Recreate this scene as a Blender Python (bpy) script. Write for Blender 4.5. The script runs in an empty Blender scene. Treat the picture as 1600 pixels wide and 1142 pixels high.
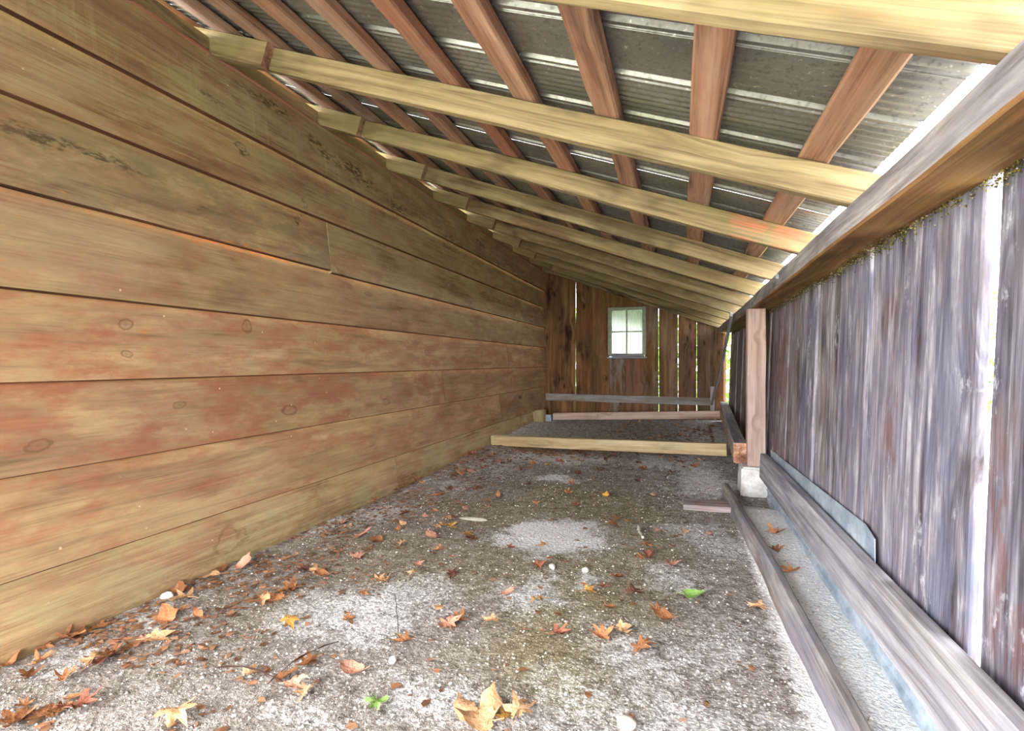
import bpy, bmesh, math, random
from mathutils import Vector, Matrix, noise
random.seed(11)
sc = bpy.context.scene
COL = sc.collection

# ------------------------------------------------------------------ camera, world, exposure
CAM_H = 0.8728
YAW = math.atan(267 / 770)
cam_d = bpy.data.cameras.new('camera')
cam_d.sensor_width = 36; cam_d.lens = 36 * 770 / 1600; cam_d.shift_y = -4 / 1600
cam_d.clip_start = 0.02
cam = bpy.data.objects.new('camera', cam_d); COL.objects.link(cam)
cam.location = (0, 0, CAM_H); cam.rotation_euler = (math.pi / 2, 0, YAW)
sc.camera = cam

world = bpy.data.worlds.new('overcast_sky'); sc.world = world
world.use_nodes = True
wb = world.node_tree.nodes['Background']
wb.inputs[0].default_value = (0.93, 0.96, 1.0, 1); wb.inputs[1].default_value = 4.0
sc.view_settings.view_transform = 'Standard'; sc.view_settings.look = 'None'
sc.view_settings.gamma = 1.0; sc.view_settings.use_curve_mapping = False
sc.view_settings.exposure = 2.38
sc.cycles.max_bounces = 5; sc.cycles.diffuse_bounces = 4; sc.cycles.glossy_bounces = 2; sc.cycles.transmission_bounces = 4

# ------------------------------------------------------------------ object helpers
def srgb(r, g, b):
    f = lambda v: (v / 255 / 12.92) if v / 255 <= .04045 else ((v / 255 + .055) / 1.055) ** 2.4
    return (f(r), f(g), f(b), 1)

def link(name, mesh, parent=None, mat=None):
    o = bpy.data.objects.new(name, mesh); COL.objects.link(o)
    if parent is not None: o.parent = parent
    if mat is not None and mesh is not None:
        for m in (mat if isinstance(mat, (list, tuple)) else [mat]): mesh.materials.append(m)
    return o

def tag(o, label=None, cat=None, group=None, kind=None):
    if label: o['label'] = label
    if cat: o['category'] = cat
    if group: o['group'] = group
    if kind: o['kind'] = kind
    return o

def empty(name, loc=(0, 0, 0)):
    o = bpy.data.objects.new(name, None); COL.objects.link(o); o.location = loc
    o.empty_display_size = .05
    return o

def mesh_from(name, verts, faces, smooth=False):
    m = bpy.data.meshes.new(name); m.from_pydata(verts, [], faces); m.update()
    if smooth: m.polygons.foreach_set('use_smooth', [True] * len(m.polygons))
    return m

def beam_mesh(name, L, W, T, bev=.003, jit=.0012, bow=0.0, bow_w=0.0, seg=.28, taper=0.0, mat_bottom=None, mat_end=None, mat_low=None, rng=random):
    """a sawn timber: local X = length, Y = width, Z = thickness; octagonal section, uneven along its length"""
    n = max(2, int(L / seg) + 1)
    vs, fs = [], []
    w, t = W / 2, T / 2; b = min(bev, w * .4, t * .4)
    prof = [(-w, -t + b), (-w + b, -t), (w - b, -t), (w, -t + b), (w, t - b), (w - b, t), (-w + b, t), (-w, t - b)]
    ph = rng.uniform(0, 6)
    for i in range(n + 1):
        x = L * i / n; k = i / n
        dz = bow * math.sin(math.pi * k) + rng.uniform(-jit, jit)
        dy = bow_w * math.sin(math.pi * k) + rng.uniform(-jit, jit)
        ew = rng.uniform(-jit, jit); sc_ = 1 - taper * k
        for (y, z) in prof:
            vs.append((x, (y + (ew if y > 0 else -ew)) * sc_ + dy, z + dz))
    for i in range(n):
        for j in range(8):
            a = i * 8 + j; c = i * 8 + (j + 1) % 8
            fs.append((a, a + 8, c + 8, c))
    fs.append(tuple(range(8))); fs.append(tuple(n * 8 + j for j in reversed(range(8))))
    m = mesh_from(name, vs, fs)
    bm = bmesh.new(); bm.from_mesh(m); bmesh.ops.recalc_face_normals(bm, faces=bm.faces); bm.to_mesh(m); bm.free()
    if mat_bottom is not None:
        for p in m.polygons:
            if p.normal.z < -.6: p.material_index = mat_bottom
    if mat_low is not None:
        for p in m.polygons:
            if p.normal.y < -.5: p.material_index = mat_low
    if mat_end is not None:
        for p in m.polygons:
            if abs(p.normal.x) > .9: p.material_index = mat_end
    return m

def frame(p0, p1, wdir):
    x = (Vector(p1) - Vector(p0)).normalized()
    y = Vector(wdir); y = (y - x * y.dot(x)).normalized(); z = x.cross(y)
    M = Matrix((x, y, z)).transposed().to_4x4(); M.translation = Vector(p0)
    return M

def beam(name, p0, p1, W, T, wdir, mat, parent=None, tint=(0, 0, 0), **kw):
    L = (Vector(p1) - Vector(p0)).length
    o = link(name, beam_mesh(name, L, W, T, **kw), parent, mat)
    o.matrix_world = frame(p0, p1, wdir)
    o.color = (tint[0], tint[1], tint[2], 1)
    return o

def floor_base(x, y):
    k = min(max((y - 2.8) / 3.8, 0), 1); k = k * k * (3 - 2 * k)
    return k * (.10 + .06 * (x + 1.8) / 2.2)

def floor_z(x, y):
    z = floor_base(x, y)
    z += .012 * noise.noise(Vector((x * 1.7, y * 1.7, 3.1))) + .006 * noise.noise(Vector((x * 6, y * 6, 1.2)))
    z += .002 * noise.noise(Vector((x * 25, y * 25, 7)))
    cx = .375 - (y - .75) * .0417                                # lime fill behind the low trough board
    if x > cx and y < 3.3: z += .055 * min(1, (x - cx) / .02) * min(1, (3.3 - y) / .25)
    if x < -1.45: z += .02 * min(1, (-1.45 - x) / .35)           # soil banked against the planks
    return z

# ------------------------------------------------------------------ material helper
class NT:
    def __init__(s, name):
        s.m = bpy.data.materials.new(name); s.m.use_nodes = True
        s.t = s.m.node_tree; s.t.nodes.clear()
        s.out = s.n('ShaderNodeOutputMaterial')
        s.bsdf = s.n('ShaderNodeBsdfPrincipled')
        s.t.links.new(s.bsdf.outputs[0], s.out.inputs[0])
    def n(s, typ, **kw):
        nd = s.t.nodes.new(typ)
        for k, v in kw.items(): setattr(nd, k, v)
        return nd
    def put(s, sock, v):
        if hasattr(v, 'is_linked') or isinstance(v, bpy.types.NodeSocket): s.t.links.new(v, sock)
        elif v is not None:
            try: sock.default_value = v
            except Exception: sock.default_value = v[:3]
    def math(s, op, a, b=None, c=None, clamp=False):
        nd = s.n('ShaderNodeMath', operation=op, use_clamp=clamp)
        s.put(nd.inputs[0], a)
        if b is not None: s.put(nd.inputs[1], b)
        if c is not None: s.put(nd.inputs[2], c)
        return nd.outputs[0]
    def vm(s, op, a, b=None, out=0):
        nd = s.n('ShaderNodeVectorMath', operation=op)
        s.put(nd.inputs[0], a)
        if b is not None: s.put(nd.inputs[1], b)
        return nd.outputs[out]
    def noise(s, vec, scale=1, detail=4, rough=.55, dist=0, col=False):
        nd = s.n('ShaderNodeTexNoise'); s.put(nd.inputs['Vector'], vec)
        s.put(nd.inputs['Scale'], scale); nd.inputs['Detail'].default_value = detail
        nd.inputs['Roughness'].default_value = rough; nd.inputs['Distortion'].default_value = dist
        return nd.outputs[1 if col else 0]
    def voro(s, vec, scale=1, feat='F1', out='Distance', rnd=1):
        nd = s.n('ShaderNodeTexVoronoi', feature=feat); s.put(nd.inputs['Vector'], vec)
        s.put(nd.inputs['Scale'], scale); nd.inputs['Randomness'].default_value = rnd
        return nd.outputs[out]
    def ramp(s, fac, stops, interp='LINEAR'):
        nd = s.n('ShaderNodeValToRGB'); s.put(nd.inputs[0], fac)
        cr = nd.color_ramp; cr.interpolation = interp
        while len(cr.elements) < len(stops): cr.elements.new(.5)
        for e, (p, c) in zip(cr.elements, stops):
            e.position = p; e.color = c if hasattr(c, '__len__') else (c, c, c, 1)
        return nd.outputs[0]
    def step(s, v, lo, hi):                      # smooth 0..1
        nd = s.n('ShaderNodeMapRange', interpolation_type='SMOOTHSTEP')
        s.put(nd.inputs[0], v); nd.inputs[1].default_value = lo; nd.inputs[2].default_value = hi
        return nd.outputs[0]
    def mix(s, f, a, b, blend='MIX'):
        nd = s.n('ShaderNodeMix', data_type='RGBA', blend_type=blend)
        s.put(nd.inputs[0], f); s.put(nd.inputs[6], a); s.put(nd.inputs[7], b)
        return nd.outputs[2]
    def bump(s, h, strength=.3, dist=.004, normal=None):
        nd = s.n('ShaderNodeBump'); s.put(nd.inputs['Height'], h)
        nd.inputs['Strength'].default_value = strength; nd.inputs['Distance'].default_value = dist
        if normal is not None: s.put(nd.inputs['Normal'], normal)
        return nd.outputs[0]
    def fin(s, col, rough=.8, normal=None, spec=.3, metal=None):
        s.put(s.bsdf.inputs['Base Color'], col); s.put(s.bsdf.inputs['Roughness'], rough)
        s.bsdf.inputs['Specular IOR Level'].default_value = spec
        if normal is not None: s.put(s.bsdf.inputs['Normal'], normal)
        if metal is not None: s.put(s.bsdf.inputs['Metallic'], metal)
        return s.m
    def spots(s, pos, lst):
        """smallest elliptical distance to listed places (cx,cy,cz,rx,ry,rz)"""
        cur = None
        for (cx, cy, cz, rx, ry, rz) in lst:
            d = s.vm('SUBTRACT', pos, (cx, cy, cz)); d = s.vm('DIVIDE', d, (rx, ry, rz))
            l = s.vm('LENGTH', d, out=1)
            cur = l if cur is None else s.math('SMOOTH_MIN', cur, l, .15)
        return cur

def wood(name, dark, mid, light, red=None, green=None, grey=None, grain=14, knot=.5, fine=.5, blotch=.35, bump=.35,
         rough=.82, spec=.25, extra=None, var=.25, knotcol=(60, 38, 22), glen=1.1, patch=(1.6, 6), ks=(1.7, 5.2)):
    k = NT(name)
    tc = k.n('ShaderNodeTexCoord'); oi = k.n('ShaderNodeObjectInfo'); geo = k.n('ShaderNodeNewGeometry')
    off = k.math('MULTIPLY', oi.outputs['Random'], 91.0)
    cmb = k.n('ShaderNodeCombineXYZ'); k.put(cmb.inputs[0], off); k.put(cmb.inputs[1], k.math('MULTIPLY', off, .37)); k.put(cmb.inputs[2], k.math('MULTIPLY', off, .61))
    v = k.vm('ADD', tc.outputs['Object'], cmb.outputs[0])
    # knots
    kv = k.vm('MULTIPLY', v, (ks[0], ks[1], 0.0)); kv = k.vm('ADD', kv, k.vm('MULTIPLY', k.noise(k.vm('MULTIPLY', v, (6, 6, 6)), 1, 2, col=True), (.12, .12, 0)))
    kd = k.voro(kv); kc = k.voro(kv, out='Color')
    sep = k.n('ShaderNodeSeparateColor'); k.put(sep.inputs[0], kc)
    kon = k.math('GREATER_THAN', sep.outputs[0], 1 - knot)
    kmask = k.math('MULTIPLY', k.step(kd, .17, .07), kon)
    kring = k.math('MULTIPLY', k.math('SINE', k.math('MULTIPLY', kd, 150)), k.math('MULTIPLY', k.step(kd, .34, .10), kon))
    # grain, pushed aside by the knots
    push = k.math('MULTIPLY', k.math('MULTIPLY', k.step(kd, .5, .05), kon), .05)
    cp = k.n('ShaderNodeCombineXYZ'); k.put(cp.inputs[1], push)
    gv = k.vm('ADD', v, cp.outputs[0])
    g1 = k.noise(k.vm('MULTIPLY', gv, (glen, grain, grain)), 1, 4, .6, .8)
    g2 = k.noise(k.vm('MULTIPLY', gv, (5, 190, 190)), 1, 3, .6, .2)
    g3 = k.noise(k.vm('MULTIPLY', gv, (.8, 55, 55)), 1, 3, .65, .3)
    col = k.ramp(g1, [(.30, dark), (.48, mid), (.70, light)])
    fg = k.math('ADD', k.math('MULTIPLY', g2, .5), k.math('MULTIPLY', g3, .5))
    col = k.mix(fine, col, k.ramp(fg, [(.34, (.35, .33, .32, 1)), (.5, (1, 1, 1, 1)), (.68, (1.35, 1.33, 1.3, 1))]), 'MULTIPLY')
    bl = k.noise(k.vm('MULTIPLY', v, (2.2, 5, 5)), 1, 3, .62)
    col = k.mix(k.math('MULTIPLY', k.step(bl, .52, .70), blotch), col, k.mix(1, col, dark, 'MULTIPLY'))
    tint = k.n('ShaderNodeSeparateColor'); k.put(tint.inputs[0], oi.outputs['Color'])
    for src, cc, sd, lo, hi in ((0, red, 3.3, .42, .62), (1, green, 8.1, .40, .62), (2, grey, 15.7, .40, .58)):
        if cc is None: continue
        nz = k.noise(k.vm('ADD', k.vm('MULTIPLY', v, (patch[0], patch[1], patch[1])), (sd, sd, sd)), 1, 5, .70)
        nz = k.math('ADD', nz, k.math('MULTIPLY', k.math('SUBTRACT', fg, .5), .5))
        amt = k.math('MULTIPLY', k.step(nz, lo, hi), tint.outputs[src])
        col = k.mix(amt, col, k.mix(.35, cc, k.mix(1, cc, k.ramp(fg, [(.35, .45), (.6, 1.3)]), 'MULTIPLY')))
    col = k.mix(k.math('MULTIPLY', kring, .30), col, k.mix(1, col, (.35, .28, .25, 1), 'MULTIPLY'))
    col = k.mix(k.math('MULTIPLY', kmask, .75), col, srgb(*knotcol))
    hsv = k.n('ShaderNodeHueSaturation'); k.put(hsv.inputs['Color'], col)
    k.put(hsv.inputs['Value'], k.math('ADD', 1 - var / 2, k.math('MULTIPLY', oi.outputs['Random'], var)))
    col = hsv.outputs[0]
    hgt = k.noise(k.vm('MULTIPLY', v, (2, 70, 70)), 1, 2, .6)
    if extra: col, hgt = extra(k, col, hgt, geo.outputs['Position'], v, fg)
    nrm = k.bump(hgt, bump, .005)
    return k.fin(col, rough, nrm, spec)

# ------------------------------------------------------------------ materials
AX = -1.8366
def plank_extra(k, col, hgt, P, v, fg):
    wob = k.vm('SUBTRACT', k.noise(k.vm('MULTIPLY', P, (9, 9, 9)), 1, 4, .6, col=True), (.5, .5, .5))
    Pw = k.vm('ADD', P, k.vm('MULTIPLY', wob, (0, .05, .035)))
    Pm = k.vm('ADD', P, k.vm('MULTIPLY', wob, (0, .22, .10)))
    # ringed knots
    kd = k.spots(Pw, [(AX, .921, .626, 1, .028, .016), (AX, 1.918, .640, 1, .042, .022), (AX, 1.176, 1.006, 1, .02, .016), (AX, 1.368, .71, 1, .022, .013),
                      (AX, 1.686, 1.035, 1, .02, .028), (AX, 1.17, .904, 1, .018, .012), (AX, 1.65, 1.82, 1, .025, .018), (AX, 2.75, .62, 1, .03, .02), (AX, 3.3, .95, 1, .03, .02)])
    ring = k.math('MULTIPLY', k.step(kd, 1.4, .5), k.math('ADD', .22, k.math('MULTIPLY', k.math('SINE', k.math('MULTIPLY', kd, 9)), .10)))
    edge = k.math('MULTIPLY', k.step(kd, 1.3, 1.05), k.step(kd, .75, .95))
    col = k.mix(k.math('MAXIMUM', ring, k.math('MULTIPLY', edge, .55)), col, srgb(92, 66, 44))
    # dark mould below the wall top
    md = k.spots(Pm, [(AX, 2.11, 2.03, 1, .10, .035), (AX, 2.20, 1.99, 1, .12, .04), (AX, 2.40, 2.0, 1, .16, .045), (AX, 2.53, 1.96, 1, .14, .035), (AX, 2.9, 1.92, 1, .16, .03),
                      (AX, 3.7, 1.9, 1, .2, .03), (AX, 1.81, 2.09, 1, .14, .03), (AX, 1.5, 1.95, 1, .06, .02), (AX, 4.3, 2.0, 1, .2, .03),
                      (AX, 2.017, 1.66, 1, .02, .05), (AX, 1.973, 1.585, 1, .03, .02), (AX, 1.65, 1.80, 1, .05, .02), (AX, 1.47, 1.50, 1, .05, .012), (AX, 1.0, 1.55, 1, .25, .02)])
    mn = k.noise(k.vm('MULTIPLY', P, (30, 22, 60)), 1, 4, .7)
    mask = k.math('MULTIPLY', k.step(md, 1.35, .45), k.step(mn, .42, .6))
    col = k.mix(k.math('MULTIPLY', mask, .8), col, srgb(62, 50, 34))
    # orange scuffs and pale flecks
    on = k.noise(k.vm('MULTIPLY', P, (1, 14, 34)), 1, 5, .75)
    zone = k.noise(k.vm('MULTIPLY', P, (1, 1.6, 2.2)), 1, 2)
    sc_ = k.math('MULTIPLY', k.step(on, .63, .70), k.step(zone, .45, .62))
    od = k.spots(Pm, [(AX, 1.484, 1.375, 1, .10, .015), (AX, 1.75, 1.374, 1, .25, .010), (AX, 1.28, 1.37, 1, .04, .012)])
    col = k.mix(k.math('MULTIPLY', k.math('MAXIMUM', sc_, k.math('MULTIPLY', k.step(od, 1.3, .7), k.step(mn, .42, .58))), .6), col, srgb(196, 112, 44))
    fl = k.voro(k.vm('MULTIPLY', P, (1, 11, 11)))
    col = k.mix(k.math('MULTIPLY', k.step(fl, .055, .03), .7), col, srgb(214, 196, 160))
    # drip marks under the top edge
    sp = k.n('ShaderNodeSeparateXYZ'); k.put(sp.inputs[0], P)
    dr = k.noise(k.vm('MULTIPLY', P, (1, 38, 1.6)), 1, 3, .6)
    dz = k.math('MULTIPLY', k.step(sp.outputs[2], 1.72, 1.98), k.step(sp.outputs[2], 2.12, 1.98))
    col = k.mix(k.math('MULTIPLY', k.math('MULTIPLY', k.step(dr, .52, .66), dz), .18), col, srgb(205, 192, 150))
    # damp line and water ring on the lowest plank
    rd = k.spots(Pm, [(AX, 1.588, .114, 1, .07, .045)])
    rr = k.math('MULTIPLY', k.step(rd, .75, .95), k.step(rd, 1.35, 1.05))
    wav = k.math('ADD', sp.outputs[2], k.math('MULTIPLY', k.noise(k.vm('MULTIPLY', P, (1, 3.5, 3)), 1, 3), .16))
    dampl = k.math('MULTIPLY', k.step(wav, .17, .12), .42)
    col = k.mix(k.math('MULTIPLY', k.math('MAXIMUM', k.math('MULTIPLY', rr, .5), dampl), k.step(mn, .25, .6)), col, srgb(92, 72, 34))
    return col, hgt

M = {}
M['plank'] = wood('lap_plank_wood', srgb(128, 100, 70), srgb(164, 132, 96), srgb(186, 156, 116), red=srgb(152, 98, 70), green=srgb(174, 158, 116), grey=srgb(112, 98, 74),
                  grain=11, glen=1.6, patch=(3.2, 8), knot=.10, fine=.42, blotch=.4, bump=.3, rough=.75, spec=.3, extra=plank_extra, var=.26)
M['lapshade'] = wood('plank_edge_lap_shade', srgb(58, 36, 24), srgb(92, 58, 38), srgb(120, 78, 52), grain=20, knot=0, fine=.5, blotch=.5, bump=.3)  # reddish underside edge, darkened to stand in for the lap shadow lines
M['rafter'] = wood('rafter_wood', srgb(92, 76, 52), srgb(142, 124, 90), srgb(176, 158, 120), red=srgb(170, 112, 86), green=srgb(126, 116, 74), grey=srgb(100, 84, 62),
                   grain=18, knot=.35, fine=.55, blotch=.6, bump=.3, var=.2,
                   extra=lambda k, col, h, P, v, fg: (k.mix(k.math('MULTIPLY', k.math('MULTIPLY', k.step(k.spots(k.vm('ADD', P, k.vm('MULTIPLY', k.noise(k.vm('MULTIPLY', P, (25, 25, 25)), 1, 3, .7, col=True), (.06, 0, .06))),
                                                       [(.28, 2.19, 1.46, .075, .1, .07), (.42, 2.19, 1.40, .06, .1, .07)]), 1.25, .7), .6), k.step(fg, .40, .58)), col, srgb(204, 108, 84)), h))
M['purlin'] = wood('purlin_wood', srgb(92, 62, 48), srgb(148, 108, 86), srgb(180, 144, 118), red=srgb(156, 96, 72), green=srgb(154, 130, 96), grey=srgb(164, 146, 132),
                   grain=20, knot=.25, fine=.5, blotch=.6, bump=.3, var=.3)
def barn_extra(k, col, hgt, P, v, fg):
    wob = k.vm('SUBTRACT', k.noise(k.vm('MULTIPLY', P, (7, 7, 4)), 1, 4, .6, col=True), (.5, .5, .5))
    Pw = k.vm('ADD', P, k.vm('MULTIPLY', wob, (0, .12, .10)))
    d = k.spots(Pw, [(.545, 1.665, .95, 1, .05, .14), (.54, 1.63, .72, 1, .035, .16), (.53, 1.10, .44, 1, .06, .14), (.53, 1.15, .62, 1, .03, .14)])
    band = k.math('MULTIPLY', k.step(d, 1.5, .6), k.step(k.noise(k.vm('MULTIPLY', Pw, (1, 30, 5)), 1, 3, .6), .40, .62))
    col = k.mix(k.math('MULTIPLY', band, .6), col, srgb(98, 58, 52))
    wn = k.noise(k.vm('MULTIPLY', P, (1, 9, 5)), 1, 6, .75)
    col = k.mix(k.math('MULTIPLY', k.step(wn, .58, .70), .55), col, srgb(208, 206, 212))
    return col, hgt
M['barn'] = wood('weathered_barn_board', srgb(58, 52, 58), srgb(114, 108, 116), srgb(176, 172, 178), red=srgb(104, 70, 60), green=srgb(142, 122, 106), grey=srgb(88, 92, 112),
                 grain=30, glen=3.2, patch=(5, 12), knot=.22, fine=.7, blotch=.7, bump=.6, var=.6, extra=barn_extra, knotcol=(56, 36, 34))
M['back'] = wood('dark_gable_board', srgb(58, 38, 22), srgb(110, 78, 50), srgb(146, 112, 76), red=srgb(132, 76, 56), green=srgb(104, 84, 44), grey=srgb(142, 136, 132),
                 grain=13, knot=.6, ks=(3, 8), fine=.6, blotch=.9, bump=.4, var=.45, knotcol=(34, 22, 14))
M['greywood'] = wood('silvered_timber', srgb(104, 99, 101), srgb(160, 156, 158), srgb(196, 192, 194), red=srgb(150, 104, 78), green=srgb(128, 120, 92), grey=srgb(118, 122, 136),
                     grain=22, knot=.15, fine=.7, blotch=.4, bump=.5, var=.1)
M['plate'] = wood('grey_plate_wood', srgb(88, 80, 78), srgb(138, 130, 128), srgb(176, 170, 168), red=srgb(130, 96, 76), green=srgb(118, 112, 90), grey=srgb(108, 112, 126), grain=20, glen=2, knot=.15, fine=.7, blotch=.5, bump=.5, var=.1)
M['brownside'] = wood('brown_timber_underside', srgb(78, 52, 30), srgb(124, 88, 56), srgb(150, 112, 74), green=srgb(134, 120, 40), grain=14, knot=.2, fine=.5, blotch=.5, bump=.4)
M['post'] = wood('pinkish_post_wood', srgb(150, 116, 100), srgb(196, 166, 150), srgb(216, 192, 180), red=srgb(180, 136, 112), grey=srgb(182, 172, 170), grain=14, knot=.6, ks=(7, 11), fine=.45, blotch=.35, bump=.3, var=.1)
M['palebeam'] = wood('pale_beam_wood', srgb(128, 104, 70), srgb(184, 162, 118), srgb(206, 188, 150), red=srgb(176, 132, 100), grey=srgb(150, 142, 132), green=srgb(140, 134, 90), grain=13, knot=.3, fine=.45, blotch=.35, bump=.3, var=.15)
M['rotten'] = wood('rotten_timber_end', srgb(134, 82, 56), srgb(190, 142, 114), srgb(216, 182, 158), grain=60, knot=0, fine=.8, blotch=.8, bump=.8)

def metal_sheet():
    k = NT('galvanised_roof_sheet'); geo = k.n('ShaderNodeNewGeometry'); P = geo.outputs['Position']; oi = k.n('ShaderNodeObjectInfo')
    n1 = k.noise(P, 3, 4, .6); n2 = k.noise(P, 55, 2, .7)
    col = k.ramp(n1, [(.3, srgb(120, 118, 116)), (.7, srgb(154, 154, 150))])
    col = k.mix(k.math('MULTIPLY', k.step(n2, .52, .68), .45), col, srgb(84, 82, 76))
    col = k.mix(k.math('MULTIPLY', k.step(n2, .36, .26), .8), col, srgb(204, 202, 196))
    gr = k.noise(k.vm('MULTIPLY', P, (2, 3, 2)), 1, 4)
    col = k.mix(k.math('MULTIPLY', k.step(gr, .5, .66), .4), col, srgb(116, 122, 84))
    rg = k.math('ADD', .22, k.math('MULTIPLY', n2, .3))
    return k.fin(col, rg, k.bump(n2, .2, .003), .5, .65)
M['sheet'] = metal_sheet()

def galv():
    k = NT('dull_galvanised_strip'); geo = k.n('ShaderNodeNewGeometry'); P = geo.outputs['Position']
    n1 = k.noise(P, 9, 5, .65); n2 = k.voro(P, 40, out='Color')
    sp = k.n('ShaderNodeSeparateColor'); k.put(sp.inputs[0], n2)
    col = k.ramp(n1, [(.3, srgb(130, 142, 156)), (.55, srgb(170, 182, 194)), (.75, srgb(204, 210, 216))])
    col = k.mix(.2, col, k.ramp(sp.outputs[0], [(0, .3), (1, .9)]), 'OVERLAY')
    return k.fin(col, k.math('ADD', .35, k.math('MULTIPLY', n1, .3)), k.bump(n1, .2, .003), .5, .35)
M['galv'] = galv()

def concrete():
    k = NT('rough_concrete'); geo = k.n('ShaderNodeNewGeometry'); P = geo.outputs['Position']
    n1 = k.noise(P, 18, 6, .7); n2 = k.noise(P, 5, 3)
    col = k.ramp(n1, [(.3, srgb(176, 172, 166)), (.6, srgb(222, 220, 216))])
    col = k.mix(k.math('MULTIPLY', k.step(n2, .5, .7), .3), col, srgb(150, 138, 120))
    return k.fin(col, .9, k.bump(n1, .5, .006), .2)
M['concrete'] = concrete()

def floor_mat():
    k = NT('limed_dirt_floor'); geo = k.n('ShaderNodeNewGeometry'); P = geo.outputs['Position']
    def at(n):
        a = k.n('ShaderNodeAttribute', attribute_name=n); return a.outputs['Fac']
    lime, olive = at('lime'), at('olive')  # lime also carries painted daylight on the back floor and in the trough
    n1 = k.noise(P, 5, 6, .65); n2 = k.noise(P, 70, 3, .7); n4 = k.noise(P, 22, 5, .7)
    soil = k.ramp(n4, [(.28, srgb(94, 84, 76)), (.5, srgb(140, 131, 123)), (.72, srgb(174, 167, 161))])
    ol = k.ramp(n4, [(.28, srgb(94, 84, 62)), (.5, srgb(134, 124, 98)), (.72, srgb(164, 155, 128))])
    soil = k.mix(olive, soil, ol)
    soil = k.mix(k.math('MULTIPLY', k.step(n1, .5, .68), .45), soil, srgb(158, 150, 146))
    soil = k.mix(.55, soil, k.ramp(n2, [(.32, .35), (.5, 1), (.68, 1.5)]), 'MULTIPLY')
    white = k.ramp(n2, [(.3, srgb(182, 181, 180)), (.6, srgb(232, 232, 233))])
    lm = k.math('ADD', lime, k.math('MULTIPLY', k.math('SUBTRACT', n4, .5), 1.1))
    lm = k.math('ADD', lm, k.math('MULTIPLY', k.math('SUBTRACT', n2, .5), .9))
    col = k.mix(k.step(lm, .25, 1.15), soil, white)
    # white crumbs
    cr = k.voro(k.vm('ADD', P, k.vm('MULTIPLY', k.noise(P, 40, 2, col=True), (.02, .02, .02))), 95)
    cz = k.math('ADD', k.math('MULTIPLY', lime, .22), .15)
    crm = k.math('MULTIPLY', k.math('LESS_THAN', cr, k.math('ADD', cz, k.math('MULTIPLY', k.math('SUBTRACT', n4, .5), .3))), .75)
    col = k.mix(crm, col, srgb(236, 234, 230))
    return k.fin(col, .95, k.bump(n2, .8, .012), .15)
M['floor'] = floor_mat()

def island(name, stops, rough=.85, transl=0):
    k = NT(name); geo = k.n('ShaderNodeNewGeometry')
    n = k.noise(geo.outputs['Position'], 60, 3)
    col = k.ramp(geo.outputs['Random Per Island'], stops)
    col = k.mix(.4, col, k.ramp(n, [(.3, .5), (.7, 1.3)]), 'MULTIPLY')
    return k.fin(col, rough, None, .25)
M['litter'] = island('leaf_crumbs', [(0, srgb(92, 66, 46)), (.3, srgb(134, 94, 66)), (.6, srgb(158, 126, 102)), (.85, srgb(170, 112, 78)), (1, srgb(120, 104, 84))])
M['pebbles'] = island('gravel_crumbs', [(0, srgb(120, 108, 94)), (.35, srgb(186, 180, 170)), (.7, srgb(232, 230, 226)), (1, srgb(164, 150, 130))])
M['cobweb'] = island('dirty_cobweb', [(0, srgb(72, 64, 34)), (.45, srgb(108, 96, 48)), (.85, srgb(146, 130, 70)), (1, srgb(196, 190, 172))])

def leaf_mat(name, a, b, spot):
    k = NT(name); tc = k.n('ShaderNodeTexCoord'); oi = k.n('ShaderNodeObjectInfo')
    v = k.vm('ADD', tc.outputs['Object'], k.vm('MULTIPLY', oi.outputs['Random'], (50, 50, 50)))
    n = k.noise(v, 2.5, 5, .65); vn = k.noise(v, 14, 3)
    col = k.ramp(n, [(.35, a), (.65, b)])
    col = k.mix(k.math('MULTIPLY', k.step(vn, .55, .7), .6), col, spot)
    hsv = k.n('ShaderNodeHueSaturation'); k.put(hsv.inputs['Color'], col)
    k.put(hsv.inputs['Value'], k.math('ADD', .78, k.math('MULTIPLY', oi.outputs['Random'], .45)))
    return k.fin(hsv.outputs[0], .7, k.bump(vn, .4, .01), .3)
LEAFC = {'b': ('brown', leaf_mat('leaf_brown', srgb(120, 76, 46), srgb(158, 106, 68), srgb(88, 54, 34))),
         'o': ('orange-brown', leaf_mat('leaf_orange', srgb(164, 104, 66), srgb(190, 134, 92), srgb(124, 78, 52))),
         'r': ('red-brown', leaf_mat('leaf_red', srgb(130, 74, 56), srgb(158, 98, 76), srgb(92, 54, 42))),
         't': ('tan', leaf_mat('leaf_tan', srgb(186, 140, 98), srgb(212, 172, 130), srgb(150, 108, 72))),
         'y': ('ochre', leaf_mat('leaf_ochre', srgb(156, 110, 46), srgb(188, 144, 70), srgb(110, 76, 34))),
         'd': ('dark brown', leaf_mat('leaf_dark', srgb(84, 54, 42), srgb(112, 72, 56), srgb(60, 40, 32))),
         'p': ('pinkish brown', leaf_mat('leaf_pinkish', srgb(176, 122, 98), srgb(202, 152, 128), srgb(138, 92, 72))),
         'g': ('green', leaf_mat('leaf_green', srgb(120, 160, 80), srgb(156, 190, 110), srgb(96, 134, 66)))}

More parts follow.
